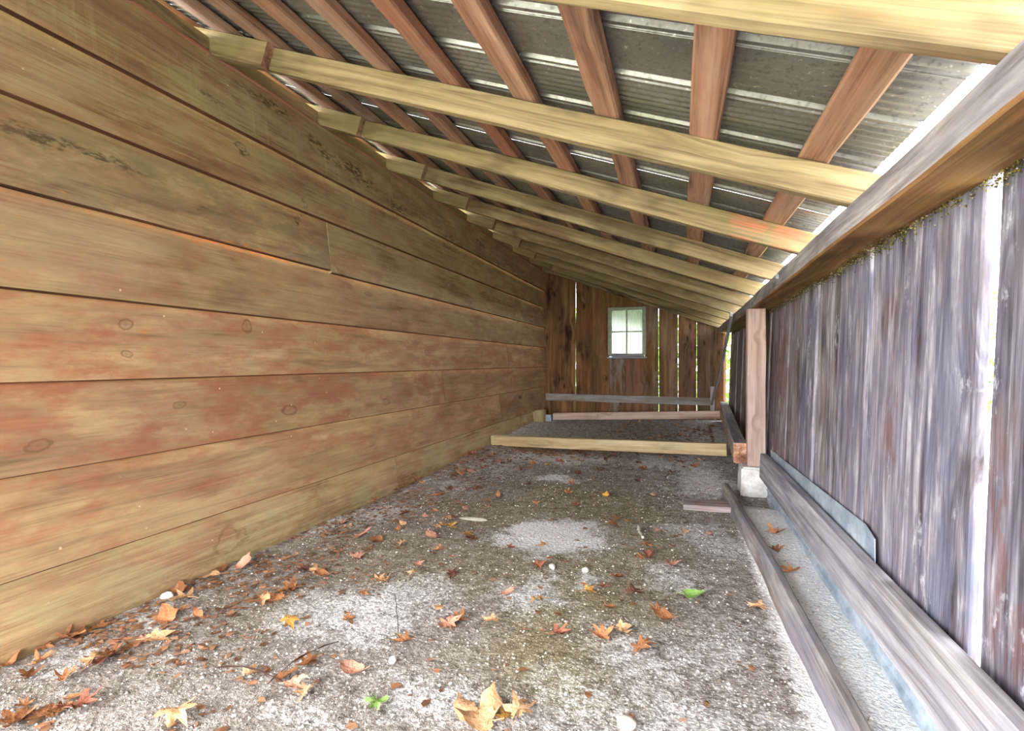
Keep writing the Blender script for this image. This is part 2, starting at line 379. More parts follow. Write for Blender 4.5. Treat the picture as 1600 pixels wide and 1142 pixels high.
def plain(name, c, rough=.8, nscale=30, amt=.25, spec=.3, metal=None):
    k = NT(name); geo = k.n('ShaderNodeNewGeometry'); n = k.noise(geo.outputs['Position'], nscale, 4, .65)
    col = k.mix(amt, c, k.ramp(n, [(.3, .4), (.7, 1.4)]), 'MULTIPLY')
    return k.fin(col, rough, k.bump(n, .2, .003), spec, metal)
M['grass'] = plain('pale_dry_grass', srgb(190, 190, 168), .95, 3, .4)
M['foliage'] = island('hedge_leaves', [(0, srgb(70, 110, 40)), (.5, srgb(124, 164, 70)), (1, srgb(168, 196, 104))])
M['stone'] = plain('pale_stone', srgb(222, 214, 202), .85, 40, .3)
M['white'] = plain('white_plastic', srgb(240, 238, 236), .4, 60, .08)
M['stick'] = plain('grey_stick', srgb(176, 168, 156), .85, 50, .3)
M['winpaint'] = plain('weathered_window_paint', srgb(150, 156, 134), .7, 25, .4)
M['nail'] = plain('rusty_nail', srgb(70, 50, 42), .6, 60, .3, .4, .6)

def pane_mat():
    k = NT('dusty_window_glass'); geo = k.n('ShaderNodeNewGeometry'); P = geo.outputs['Position']
    n = k.noise(k.vm('MULTIPLY', P, (14, 1, 5)), 1, 5, .7)
    tr = k.n('ShaderNodeBsdfTransparent'); tr.inputs[0].default_value = (.22, .24, .21, 1)
    tl = k.n('ShaderNodeBsdfTranslucent'); tl.inputs[0].default_value = (.30, .33, .28, 1)
    gl = k.n('ShaderNodeBsdfGlossy'); gl.inputs['Roughness'].default_value = .1
    m1 = k.n('ShaderNodeMixShader'); k.put(m1.inputs[0], k.ramp(n, [(.3, .35), (.7, .8)])); k.t.links.new(tr.outputs[0], m1.inputs[1]); k.t.links.new(tl.outputs[0], m1.inputs[2])
    m2 = k.n('ShaderNodeMixShader'); m2.inputs[0].default_value = .05; k.t.links.new(m1.outputs[0], m2.inputs[1]); k.t.links.new(gl.outputs[0], m2.inputs[2])
    k.t.links.new(m2.outputs[0], k.out.inputs[0])
    return k.m
M['pane'] = pane_mat()

# ================================================================== SETTING
YB = 6.663                    # inner face of the gable wall
Y0 = -1.30                    # open end of the shed behind the camera
SL = .375                     # roof fall per metre
def raf_z(x): return 2.150 - SL * (x - AX)
SN = Vector((SL, 0, 1)).normalized()        # roof normal
SD = Vector((1, 0, -SL)).normalized()       # down the slope

# ---- floor
nx, ny = 120, 380
fx0, fx1, fy0, fy1 = -1.95, .72, -1.4, 6.9
LIME = [(-.60, 2.43, .23, .22, 1.5), (-.80, 2.28, .13, .09, .9), (-1.106, 1.427, .23, .17, .85), (-.97, 1.623, .2, .18, .75), (-.538, 1.773, .14, .17, .8), (-1.0, 1.125, .12, .08, .5),
        (-.642, 1.138, .17, .09, .7), (-.88, .97, .14, .06, .65), (-.122, 1.528, .24, .17, .55), (.12, 1.678, .17, .28, .5), (-.04, 2.09, .17, .16, .45), (.18, 2.577, .13, .2, .55),
        (-1.049, 4.2, .55, .22, .75), (-1.55, 3.9, .25, .5, .5), (-1.653, 2.48, .18, .21, .6), (-1.73, 2.15, .14, .17, .5), (-1.672, 1.185, .16, .1, .7), (-1.75, .93, .14, .08, .65),
        (.04, 2.72, .22, .15, .6), (-.1, 1.28, .33, .12, .6), (-1.5, 3.13, .2, .2, .4), (-.364, 2.01, .05, .07, .9), (.144, 3.8, .2, .5, .75), (-.08, 4.23, .4, .25, .6), (.2, 5.0, .25, .8, .5),
        (-.9, 3.55, .12, .09, .9), (-.3, 1.15, .3, .1, .5), (.2, 1.25, .2, .15, .55), (-1.35, 1.9, .1, .08, .4)]
OLIVE = [(-.674, 3.1, .4, .4, .8), (-1.372, 1.382, .15, .15, .3), (-.413, 1.499, .16, .25, 1.1), (-.307, 1.308, .17, .1, 1.0), (-.358, 2.9, .3, .4, .8), (-1.0, 5.6, .8, .7, .6), (-1.2, 1.95, .4, .25, .7),
         (-.784, 1.95, .25, .2, .9), (-.266, 1.87, .2, .25, 1.0), (-.9, 2.7, .5, .3, .7), (-.5, 2.1, .3, .2, .8), (-.2, 2.4, .25, .3, .6)]
def blobs(lst, x, y):
    x2 = x + .10 * noise.noise(Vector((x * 5, y * 5, 0))) + .05 * noise.noise(Vector((x * 14, y * 14, 4))); y2 = y + .10 * noise.noise(Vector((x * 5, y * 5, 9))) + .05 * noise.noise(Vector((x * 14, y * 14, 14)))
    s = 0
    for (cx, cy, rx, ry, a) in lst:
        d = ((x2 - cx) / rx) ** 2 + ((y2 - cy) / ry) ** 2
        if d < 4: s = max(s, a * math.exp(-(d ** 1.5) * .7))
    return s
vs, lime, olive = [], [], []
for j in range(ny + 1):
    y = fy0 + (fy1 - fy0) * j / ny
    for i in range(nx + 1):
        x = fx0 + (fx1 - fx0) * i / nx
        vs.append((x, y, floor_z(x, y)))
        l = blobs(LIME, x, y) + .10 + (.35 * min(1, (y - 4.4) / .5) if y > 4.4 else 0)  # far-end term paints the window light as extra lime
        if x > .27 and y < 3.35: l = max(l, min(1, (x - .25) * 12) * (1.9 if y < 2.95 else 1.9 - (y - 2.95) * 4))  # trough lime, whitened further to stand in for daylight from the near end
        if y < 2 and x < .27: l *= .8
        lime.append(max(0, l)); olive.append(min(1, blobs(OLIVE, x, y)))
fs = [(j * (nx + 1) + i, j * (nx + 1) + i + 1, (j + 1) * (nx + 1) + i + 1, (j + 1) * (nx + 1) + i) for j in range(ny) for i in range(nx)]
fm = mesh_from('floor', vs, fs, True)
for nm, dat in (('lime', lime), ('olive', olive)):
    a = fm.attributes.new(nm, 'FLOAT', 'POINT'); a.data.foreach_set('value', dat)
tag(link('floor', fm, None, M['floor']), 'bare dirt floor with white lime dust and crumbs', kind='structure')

# ---- ground outside, made pale to bounce daylight into the shed
gm = mesh_from('ground', [(-40, -40, -.12), (40, -40, -.12), (40, 60, -.12), (-40, 60, -.12)], [(0, 1, 2, 3)])
tag(link('ground', gm, None, M['grass']), 'pale gravel and dry grass outside the shed', kind='structure')

# ---- left wall: lapped planks
wl = tag(empty('wall_left', (AX, 3, 0)), 'wall of wide reddish-brown lapped horizontal planks', kind='structure')
lap = [-.04, .248, .543, .8127, 1.082, 1.359, 1.6325, 1.869, 2.148]
joints = {0: [2.89, 5.6], 1: [4.883], 2: [3.565], 3: [5.1], 4: [4.4], 5: [2.207, 5.3], 6: [3.9], 7: [2.83, 5.0]}
tints = [(.25, .75, .15), (.75, .25, .10), (.85, .10, .15), (.80, .15, .10), (.65, .30, .15), (.35, .70, .45), (.35, .75, .20), (.08, 1.0, .30)]
rw = random.Random(5)
for b in range(8):
    z0, z1 = lap[b], lap[b + 1] + (.028 if b < 7 else 0)
    cuts = [.42] + joints[b] + [YB + .04]  # wall stops short behind the camera: opening added to light the right wall
    for q in range(len(cuts) - 1):
        ya, yb = cuts[q] + .0015, cuts[q + 1] - .0015
        xo = .0035 if (b == 5 and q == 1) else 0
        zl = z0 + (.012 if (b == 5 and q == 0) else 0)
        zc = (zl + z1) / 2; lean = .038
        t3 = tints[b]; t3 = (t3[0] * rw.uniform(.8, 1.2), t3[1] * rw.uniform(.8, 1.2), t3[2] * rw.uniform(.6, 1.4))
        if b == 5 and q == 1: t3 = (.2, .8, .2)
        xm = AX + .004 + xo
        wd = Vector((-lean, 0, (z1 - zl)))
        beam('plank', (xm, ya, zc), (xm, yb, zc), (z1 - zl) - .001, .022, wd, [M['plank'], M['lapshade']], wl, t3, mat_low=1, bev=.003, jit=.0007, rng=rw)
# ledger strip showing as the thin reddish top edge, and blocking between the rafters
beam('top_strip', (AX - .012, .42, 2.148), (AX - .012, YB, 2.148), .03, .012, (1, 0, 0), M['purlin'], wl, (.6, 0, 0))
RY = [.83 - 1.92, .83 - 1.28, .83 - .64, .83] + [1.509 + .64 * n for n in range(8)] + [6.60]
RY = [y for y in RY]
for i in range(2, len(RY) - 1):
    ya, yb = RY[i] + .08, RY[i + 1] - .002
    beam('blocking', (AX - .022, ya, 2.186), (AX - .022, yb, 2.186), .062, .032, (0, 0, 1), M['rafter'], wl, (.2, .8, .2))

# ---- roof: rafters, purlins, ribbed sheets
ce = tag(empty('ceiling', (-.6, 3, 2)), 'sloping shed roof of rafters, purlins and ribbed metal sheets', kind='structure')
rr = random.Random(21)
RD = .090
for i, y in enumerate(RY):
    last = i == len(RY) - 1
    yc = y + (.019 if last else .057)
    p0 = Vector((-2.12, yc, raf_z(-2.12))) + SN * RD / 2; p1 = Vector((.62, yc, raf_z(.62))) + SN * RD / 2
    r = beam('rafter', p0, p1, RD, .038, SN, M['rafter'], ce, (rr.uniform(0, .25), rr.uniform(.2, .7), rr.uniform(.0, .3) + (.35 if i > 6 else 0)), bow_w=rr.uniform(-.006, .006), bev=.004, rng=rr)
    if not last:
        p0 = Vector((-2.12, y + .019, raf_z(-2.12) - .002)) + SN * RD / 2; xe = -1.585 + rr.uniform(-.03, .03)
        p1 = Vector((xe, y + .019, raf_z(xe) - .004)) + SN * RD / 2
        s_ = beam('scab_block', p0, p1, RD + .004, .037, SN, [M['rafter'], M['purlin']], None, (.1, .8, .1), mat_end=1, rng=rr)
        mw = s_.matrix_world.copy(); s_.parent = r; s_.matrix_parent_inverse = r.matrix_world.inverted(); s_.matrix_world = mw
PX = [-2.06, -1.815, -1.592, -1.33, -1.072, -.80, -.533, -.2575, .025, .31]
for i, x in enumerate(PX):
    cuts = [Y0 + .05, rr.uniform(3.2, 4.2), YB + .2]
    for q in range(2):
        c0 = Vector((x, cuts[q], raf_z(x))) + SN * (RD + .019); c1 = Vector((x, cuts[q + 1] - .003, raf_z(x))) + SN * (RD + .019)
        beam('purlin', c0, c1, .082, .038, SD, M['purlin'], ce, (rr.uniform(.2, .9), rr.uniform(0, .45), rr.uniform(0, .35)), bev=.006, jit=.003, rng=rr)
base_off = RD + .038 + .002
xs0, xs1 = -2.45, .462
def sheet_mesh(y0, ribs):
    prof = []
    for rb in range(ribs):
        yb = rb * .229
        amp = .0035 if rb % 2 else .0014
        m_ = 30
        for q in range(m_):
            yy = yb + .055 + (.229 - .055) * q / m_
            prof.append((yy, amp * (1 - math.cos(2 * math.pi * 6 * q / m_)) / 2))
        prof += [(yb + .229 + .002, 0), (yb + .229 + .010, .014), (yb + .229 + .020, .014), (yb + .229 + .028, 0), (yb + .229 + .040, 0), (yb + .229 + .044, .005), (yb + .229 + .048, .005), (yb + .229 + .052, 0)]
    L = (xs1 - xs0) / SD.x
    vs = []; nseg = 3
    for s_ in range(nseg + 1):
        for (yy, hh) in prof: vs.append((L * s_ / nseg, yy, hh))
    n = len(prof); fs = []
    for s_ in range(nseg):
        for j in range(n - 1): fs.append((s_ * n + j, s_ * n + n + j, s_ * n + n + j + 1, s_ * n + j + 1))
    return mesh_from('roof_sheet', vs, fs)
shm = sheet_mesh(0, 4)
for i in range(10):
    o = link('roof_sheet', shm, ce, M['sheet'] if i == 0 else None)
    p = Vector((xs0, -1.62 + .910 * i, raf_z(xs0))) + SN * (base_off + .0012 * (i % 2))
    Mx = Matrix((SD, Vector((0, 1, 0)), SN)).transposed().to_4x4(); Mx.translation = p
    o.matrix_world = Mx

# ---- right wall: top plate, leaning boards
wr = tag(empty('wall_right', (.55, 3, 0)), 'low wall of wide weathered vertical boards', kind='structure')
beam('top_plate', (.492, Y0, 1.262), (.492, 3.60, 1.268), .134, .079, (-1, 0, 0), [M['plate'], M['brownside']], wr, (.1, .1, .3), mat_bottom=1, bev=.006, jit=.002)
beam('top_plate', (.492, 3.603, 1.264), (.492, YB + .05, 1.284), .134, .079, (-1, 0, 0), [M['plate'], M['brownside']], wr, (.3, .4, .2), mat_bottom=1, bev=.006, jit=.002)
edges = [-1.3, -1.0, -.67, -.35, -.02, .29, .60, .90, 1.19, 1.515, 1.826, 2.13, 2.46, 2.75, 3.06, 3.33, 3.68, 3.95, 4.20, 4.47, 4.72, 4.99, 5.26, 5.50, 5.78, 6.04, 6.30, 6.56]
gaps = {8: .032, 9: .016, 10: .008, 11: .007, 12: .004, 14: .006}
rb = random.Random(8)
btint = {7: (.15, .05, .3), 8: (.2, .0, .6), 9: (.2, .1, .4), 10: (.1, .1, .5), 11: (.05, .35, .1), 12: (.1, .1, .6), 13: (.4, .5, .1), 14: (.9, .2, .1), 15: (.7, .3, .1)}
for i in range(len(edges) - 1):
    ya = edges[i] + gaps.get(i, .003) / 2; yb = edges[i + 1] - gaps.get(i + 1, .003) / 2
    yc = (ya + yb) / 2; dx = (.004 if i % 2 else -.004) + rb.uniform(-.002, .002)
    X = lambda z: .5715 - .036 * (1.228 - z) + dx
    t3 = btint.get(i, (rb.uniform(.4, .9), rb.uniform(.3, .8), rb.uniform(0, .3)))
    beam('barn_board', (X(-.05), yc + rb.uniform(-.002, .002), -.05), (X(1.30), yc, 1.30), (yb - ya), .022, (0, 1, 0), M['barn'], wr, t3, bev=.006, jit=.0012, rng=rb)
bb = bmesh.new(); bmesh.ops.create_cone(bb, cap_ends=True, segments=6, radius1=.013, radius2=.010, depth=.012)
bbm = bpy.data.meshes.new('bolt_head'); bb.to_mesh(bbm); bb.free()
bo = link('bolt_head', bbm, wr, M['galv']); bo.matrix_world = Matrix.Translation((.419, 2.608, 1.280)) @ Matrix.Rotation(-math.pi / 2, 4, 'Y')
# dusty cobwebs and moss along the plate
cv, cf = [], []
rc = random.Random(3)
for q in range(7000):
    y = rc.uniform(.5, 6.4); x = .562 - abs(rc.gauss(0, .014)); z = 1.230 - (.001 if x < .545 else abs(rc.gauss(0, .014)))
    r_ = rc.uniform(.002, .005); k0 = len(cv)
    for dx_, dy_, dz_ in ((1, 0, 0), (-.5, .9, .1), (-.5, -.9, 0), (0, 0, -1.1)):
        cv.append((x + dx_ * r_ * rc.uniform(.4, 1), y + dy_ * r_ * rc.uniform(.7, 1.8), z + dz_ * r_ * .8))
    cf += [(k0, k0 + 1, k0 + 2), (k0, k0 + 3, k0 + 1), (k0 + 1, k0 + 3, k0 + 2), (k0 + 2, k0 + 3, k0)]
tag(link('cobweb_dust', mesh_from('cobweb_dust', cv, cf), wr, M['cobweb']), kind='stuff')

# ---- gable wall with window
wk = tag(empty('wall_back', (-.6, YB, 0)), 'dark brown vertical board gable wall at the far end', kind='structure')
bx = [-1.86, -1.594, -1.387, -1.156, -.933, -.716, -.501, -.296, -.058, .166, .387, .505]
bgap = {2: .002, 7: .007, 8: .002, 9: .005}
WX0, WX1, WZ0, WZ1 = -.947, -.458, .931, 1.609
rk = random.Random(17)
ktint = {0: (.3, .1, .0), 1: (.2, .2, .0), 2: (.5, .5, .0), 3: (.4, .6, 0), 4: (.1, .2, 1.0), 5: (.7, .2, .1), 6: (.4, .3, .3), 7: (.2, .4, .2), 8: (.5, .3, .1), 9: (.2, .5, .2), 10: (.5, .4, .2)}
for i in range(11):
    xa = bx[i] + bgap.get(i, -.006) / 2; xb = bx[i + 1] - bgap.get(i + 1, -.006) / 2
    xc = (xa + xb) / 2; w = xb - xa; top = raf_z(xc) + .10; yy = YB + .011 + rk.uniform(0, .004)
    if i == 5: xb = WX1 - .010; xc = (xa + xb) / 2; w = xb - xa
    spans = [(-.05, top)]
    if i in (4, 5): spans = [(-.05, WZ0 + .01), (WZ1 - .01, top)]
    if i == 6:      # window overlaps a little of this board: keep it a full board beside the frame
        xa = WX1 - .012; xc = (xa + xb) / 2; w = xb - xa
    if i == 3:
        xb = WX0 + .012; xc = (xa + xb) / 2; w = xb - xa
    for (za, zb) in spans:
        beam('gable_board', (xc, yy, za), (xc + rk.uniform(-.003, .003), yy, zb), w, .020, (-1, 0, 0), M['back'], wk,
             ktint[i] if za < 0 else (.2, .8, 0), bev=.002, rng=rk)
beam('nailer', (-1.80, YB - .021, .400), (.325, YB - .021, .388), .095, .038, (0, 0, 1), M['greywood'], wk, (.6, .4, .1), rng=rk)
beam('corner_stud', (.435, YB - .05, .1), (.435, YB - .05, 1.24), .085, .045, (1, 0, 0), M['back'], wk, (.9, .3, .1), rng=rk)

win = tag(empty('window_1', (-.70, YB, .93)), 'small four-pane window in the gable wall', kind='structure')
wx0, wx1, wz0, wz1 = WX0, WX1, WZ0, WZ1
yf = YB - .002
beam('frame_stile', (wx0 + .022, yf, wz0 + .05), (wx0 + .022, yf, wz1), .045, .04, (1, 0, 0), M['winpaint'], win)
beam('frame_stile', (wx1 - .022, yf, wz0 + .05), (wx1 - .022, yf, wz1), .045, .04, (1, 0, 0), M['winpaint'], win)
beam('frame_rail', (wx0 + .045, yf, wz1 - .018), (wx1 - .045, yf, wz1 - .018), .036, .04, (0, 0, 1), M['winpaint'], win)
beam('frame_rail', (wx0 + .02, yf, wz0 + .045), (wx1 - .02, yf, wz0 + .045), .04, .04, (0, 0, 1), M['greywood'], win, (0, 0, .6))
beam('sill', (wx0 - .01, yf - .015, wz0 + .012), (wx1 + .01, yf - .015, wz0 + .012), .024, .06, (0, 0, 1), M['greywood'], win, (0, 0, .6))
beam('muntin', (-.703, yf, wz0 + .06), (-.703, yf, wz1 - .03), .016, .022, (1, 0, 0), M['winpaint'], win)
beam('muntin', (wx0 + .04, yf, 1.287), (wx1 - .04, yf, 1.287), .014, .020, (0, 0, 1), M['winpaint'], win)
for (xa, xb) in ((wx0 + .043, -.709), (-.697, wx1 - .043)):
    for (za, zb) in ((wz0 + .063, 1.282), (1.292, wz1 - .034)):
        pm = bpy.data.meshes.new('pane'); bm = bmesh.new()
        bmesh.ops.create_cube(bm, size=1); bmesh.ops.scale(bm, vec=(xb - xa, .003, zb - za), verts=bm.verts)
        bm.to_mesh(pm); bm.free()
        o = link('pane', pm, win, M['pane']); o.location = Vector(((xa + xb) / 2, YB + .004, (za + zb) / 2)) - win.location

for root in (wl, ce, wr, wk, win):          # children were laid out in world space
    inv = root.matrix_world.inverted() if root.matrix_world != Matrix() else Matrix.Translation(root.location).inverted()
    inv = Matrix.Translation(root.location).inverted()
    for ch in list(root.children):
        if ch.name.startswith('pane'): continue
        ch.matrix_parent_inverse = inv

# ================================================================== THINGS
# ---- post on its concrete block
tag(beam('support_post', (.454, 3.60, .200), (.454, 3.60, 1.226), .108, .10, (1, 0, 0), M['post'], None, (.3, 0, .3), bev=.004),
    'pinkish knotty wooden post standing on a concrete block by the board wall', 'post')
bv = [(.352, 3.50, -.03), (.545, 3.50, -.03), (.545, 3.72, -.03), (.352, 3.72, -.03), (.36, 3.505, .198), (.54, 3.505, .198), (.54, 3.715, .198), (.36, 3.715, .198)]
bmm = mesh_from('concrete_block', bv, [(0, 3, 2, 1), (4, 5, 6, 7), (0, 1, 5, 4), (1, 2, 6, 5), (2, 3, 7, 6), (3, 0, 4, 7)])
bm = bmesh.new(); bm.from_mesh(bmm); bmesh.ops.bevel(bm, geom=list(bm.edges), offset=.012, segments=2, affect='EDGES')
bmesh.ops.subdivide_edges(bm, edges=[e for e in bm.edges if e.calc_length() > .1], cuts=5, use_grid_fill=True)
for v_ in bm.verts: v_.co += Vector((noise.noise(v_.co * 14), noise.noise(v_.co * 14 + Vector((5, 0, 0))), noise.noise(v_.co * 14 + Vector((0, 5, 0))))) * .004
bm.to_mesh(bmm); bm.free()
tag(link('concrete_block', bmm, None, M['concrete']), 'whitish concrete block under the wooden post', 'block')

# ---- stacked sill timbers behind the post
tag(beam('sill_timber', (.362, 3.63, .300), (.470, 6.50, .365), .084, .072, (1, 0, 0), [M['greywood'], M['rotten']], None, (.1, .1, .3), mat_end=1, bev=.006, jit=.002),
    'grey squared timber with orange rotten end, upper of two beside the post', 'timber')
tag(beam('sill_timber', (.366, 3.68, .226), (.474, 6.50, .288), .088, .070, (1, 0, 0), [M['palebeam'], M['rotten']], None, (.8, 0, .3), mat_end=1, bev=.008, jit=.003),
    'broken-ended brown timber lying under the grey squared timber', 'timber')
# ---- loose beams on the floor
tag(beam('floor_beam', (-1.800, 4.60, .098), (.330, 4.24, .190), .098, .075, (0, 0, 1), M['palebeam'], None, (.2, .1, .2), bev=.005),
    'long pale squared beam lying across the middle of the floor', 'beam')
tag(beam('floor_beam', (-1.60, 6.28, .172), (.40, 6.10, .282), .088, .055, (0, 0, 1), M['post'], None, (.6, 0, .2), bev=.004),
    'pinkish-brown beam lying in front of the gable wall', 'beam')
tag(beam('beam_offcut', (-1.70, 6.27, .150), (-1.62, 6.265, .152), .085, .07, (0, 0, 1), M['galv'], None, (0, 0, .9)),
    'short grey beam end between the greenish block and the pinkish-brown beam', 'offcut')
tag(beam('block_stub', (-1.765, 6.17, .07), (-1.765, 6.17, .262), .145, .12, (1, 0, 0), M['palebeam'], None, (0, .9, .2), bev=.008),
    'greenish square wooden block standing in the far left corner', 'block')
# ---- rail, trough boards and metal strip along the right wall
tag(beam('rail_board', (.486, .62, .250), (.480, 3.44, .228), .155, .042, (.04, 0, 1), M['greywood'], None, (.0, .1, .35), bev=.004, jit=.0015),
    'thick grey weathered rail board on edge along the right wall', 'rail')
tag(beam('curb_board', (.375, .75, .038), (.262, 3.46, .045), .105, .036, (.06, 0, 1), M['plate'], None, (.35, .1, .5), bev=.008, jit=.004, bow=.012),
    'low cracked weathered board on edge bordering the lime-filled trough', 'board')
gv, gf = [], []     # grooved skirt board under the rail
prof = [(0, 0), (.006, .006), (.0, .03), (.006, .036), (.006, .058), (0, .064), (0, .095), (.007, .102), (.0, .112), (0, .165), (-.012, .165), (-.012, 0)]
for i, yy in enumerate((.7, 1.0, 1.7, 2.4, 3.1, 3.42)):
    for (dx_, zz) in prof: gv.append((.498 - dx_ - .035 * zz / .165 * 0, yy, -.02 + zz))
n_ = len(prof)
for i in range(5):
    for j in range(n_): gf.append((i * n_ + j, i * n_ + (j + 1) % n_, (i + 1) * n_ + (j + 1) % n_, (i + 1) * n_ + j))
gf += [tuple(range(n_)), tuple(reversed(range(5 * n_, 6 * n_)))]
tag(link('skirt_board', mesh_from('skirt_board', gv, gf), None, M['galv']), 'pale blue-grey grooved skirt strip beneath the rail board', 'board')
# bent metal strip standing behind the rail
mv = []
for (yy, zt) in ((3.42, .336), (2.9, .350), (2.4, .366), (2.0, .380), (1.75, .388), (1.67, .370), (1.655, .27)):
    zb = .20
    for z_ in (zt, (zt + zb) / 2, zb): mv.append((.5115 + (z_ - .228) * .036, yy, z_))
n_ = len(mv)
mv += [(x + .003, y, z) for (x, y, z) in mv]
mf = []
for i in range(6):
    for j in range(2):
        a = i * 3 + j; mf.append((a, a + 1, a + 4, a + 3)); mf.append((n_ + a, n_ + a + 3, n_ + a + 4, n_ + a + 1))
ring = [i * 3 for i in range(7)] + [19, 20] + [i * 3 + 2 for i in range(5, -1, -1)] + [1]
for a, b_ in zip(ring, ring[1:] + ring[:1]): mf.append((a, b_, n_ + b_, n_ + a))
tag(link('metal_strip', mesh_from('metal_strip', mv, mf), None, M['galv']), 'bluish galvanised metal strip wedged between rail board and board wall', 'sheet metal')
tag(beam('scrap_board', (.0, 3.16, .018), (.262, 3.17, .022), .15, .034, (0, 1, 0), M['greywood'], None, (.4, 0, .3)),
    'short flat board lying against the end of the low trough board', 'board')
# ---- brace and stake in the far right corner
tag(beam('diagonal_brace', (.395, 4.60, 1.29), (.335, 6.56, .37), .045, .022, (0, 1, .5), M['greywood'], None, (.1, .3, .3), bow=.012),
    'thin grey diagonal brace from the wall plate down to the gable wall', 'brace')
tag(beam('stake', (.345, 6.585, .28), (.345, 6.585, .58), .05, .02, (1, 0, 0), M['greywood'], None, (0, 0, .5)),
    'short grey upright stake at the foot of the diagonal brace', 'stake')

# ---- leaves
def leaf_mesh(kind, seed):
    r = random.Random(seed)
    pts = []
    if kind == 'maple':
        lob = [(-90, .10), (-72, .42), (-50, .40), (-38, .28), (-20, .62), (-5, .78), (8, .52), (18, .34), (38, .60), (52, .92), (62, .62), (72, .46), (82, .70), (90, 1.0)]
    else:
        lob = [(-90, .25), (-60, .42), (-30, .46), (0, .50), (30, .60), (50, .72), (65, .82), (80, .96), (90, 1.08)]
    right = [(math.radians(a), d * r.uniform(.88, 1.12)) for a, d in lob]
    allp = [(d * math.cos(a), d * math.sin(a)) for a, d in right] + [(-d * r.uniform(.9, 1.1) * math.cos(a), d * math.sin(a)) for a, d in reversed(right[1:-1])]
    c1, c2, c3 = r.uniform(-.5, .9), r.uniform(.1, .8), r.uniform(0, 6)
    fold = r.uniform(.05, .5)
    def lift(x, y):
        return fold * abs(x) * .6 + c1 * .35 * y * y + c2 * .25 * x * x + .10 * math.sin(4 * x + 3 * y + c3)
    vs = [(0, .1, lift(0, .1))]; n = len(allp)
    for sc_ in (.55, 1):
        for (x, y) in allp: vs.append((x * sc_, .1 + (y - .1) * sc_, lift(x * sc_, y * sc_) * (1 if sc_ < 1 else 1.15) + (r.uniform(-.05, .05) if sc_ == 1 else 0)))
    fs = []
    for i in range(n):
        j = (i + 1) % n
        fs.append((0, 1 + i, 1 + j)); fs.append((1 + i, 1 + n + i, 1 + n + j, 1 + j))
    # stalk
    nb = len(fs); k = len(vs)
    st = [(0, -.08), (.03, -.4), (r.uniform(-.15, .15), -.72)]
    for (x, y) in st: vs += [(x - .018, y, lift(x, y) * .6), (x + .018, y, lift(x, y) * .6), (x, y, lift(x, y) * .6 + .03)]
    for i in range(2):
        for j in range(3):
            a = k + i * 3 + j; b_ = k + i * 3 + (j + 1) % 3; fs.append((a, b_, b_ + 3, a + 3))
    zmin = min(v[2] for v in vs)
    vs = [(x * .5, y * .5, (z - zmin) * .5) for x, y, z in vs]
    return mesh_from('leaf', vs, fs, True), mesh_from('leaf', vs[:k], fs[:nb], True), mesh_from('stalk', vs[k:], [tuple(i - k for i in f) for f in fs[nb:]], True)
LM = {}
for cc in LEAFC:
    for q in range(4):
        LM[cc, q] = leaf_mesh('maple' if q < 3 else 'oval', hash((q, ord(cc))) % 999)
        for m_ in LM[cc, q]: m_.materials.append(LEAFC[cc][1])
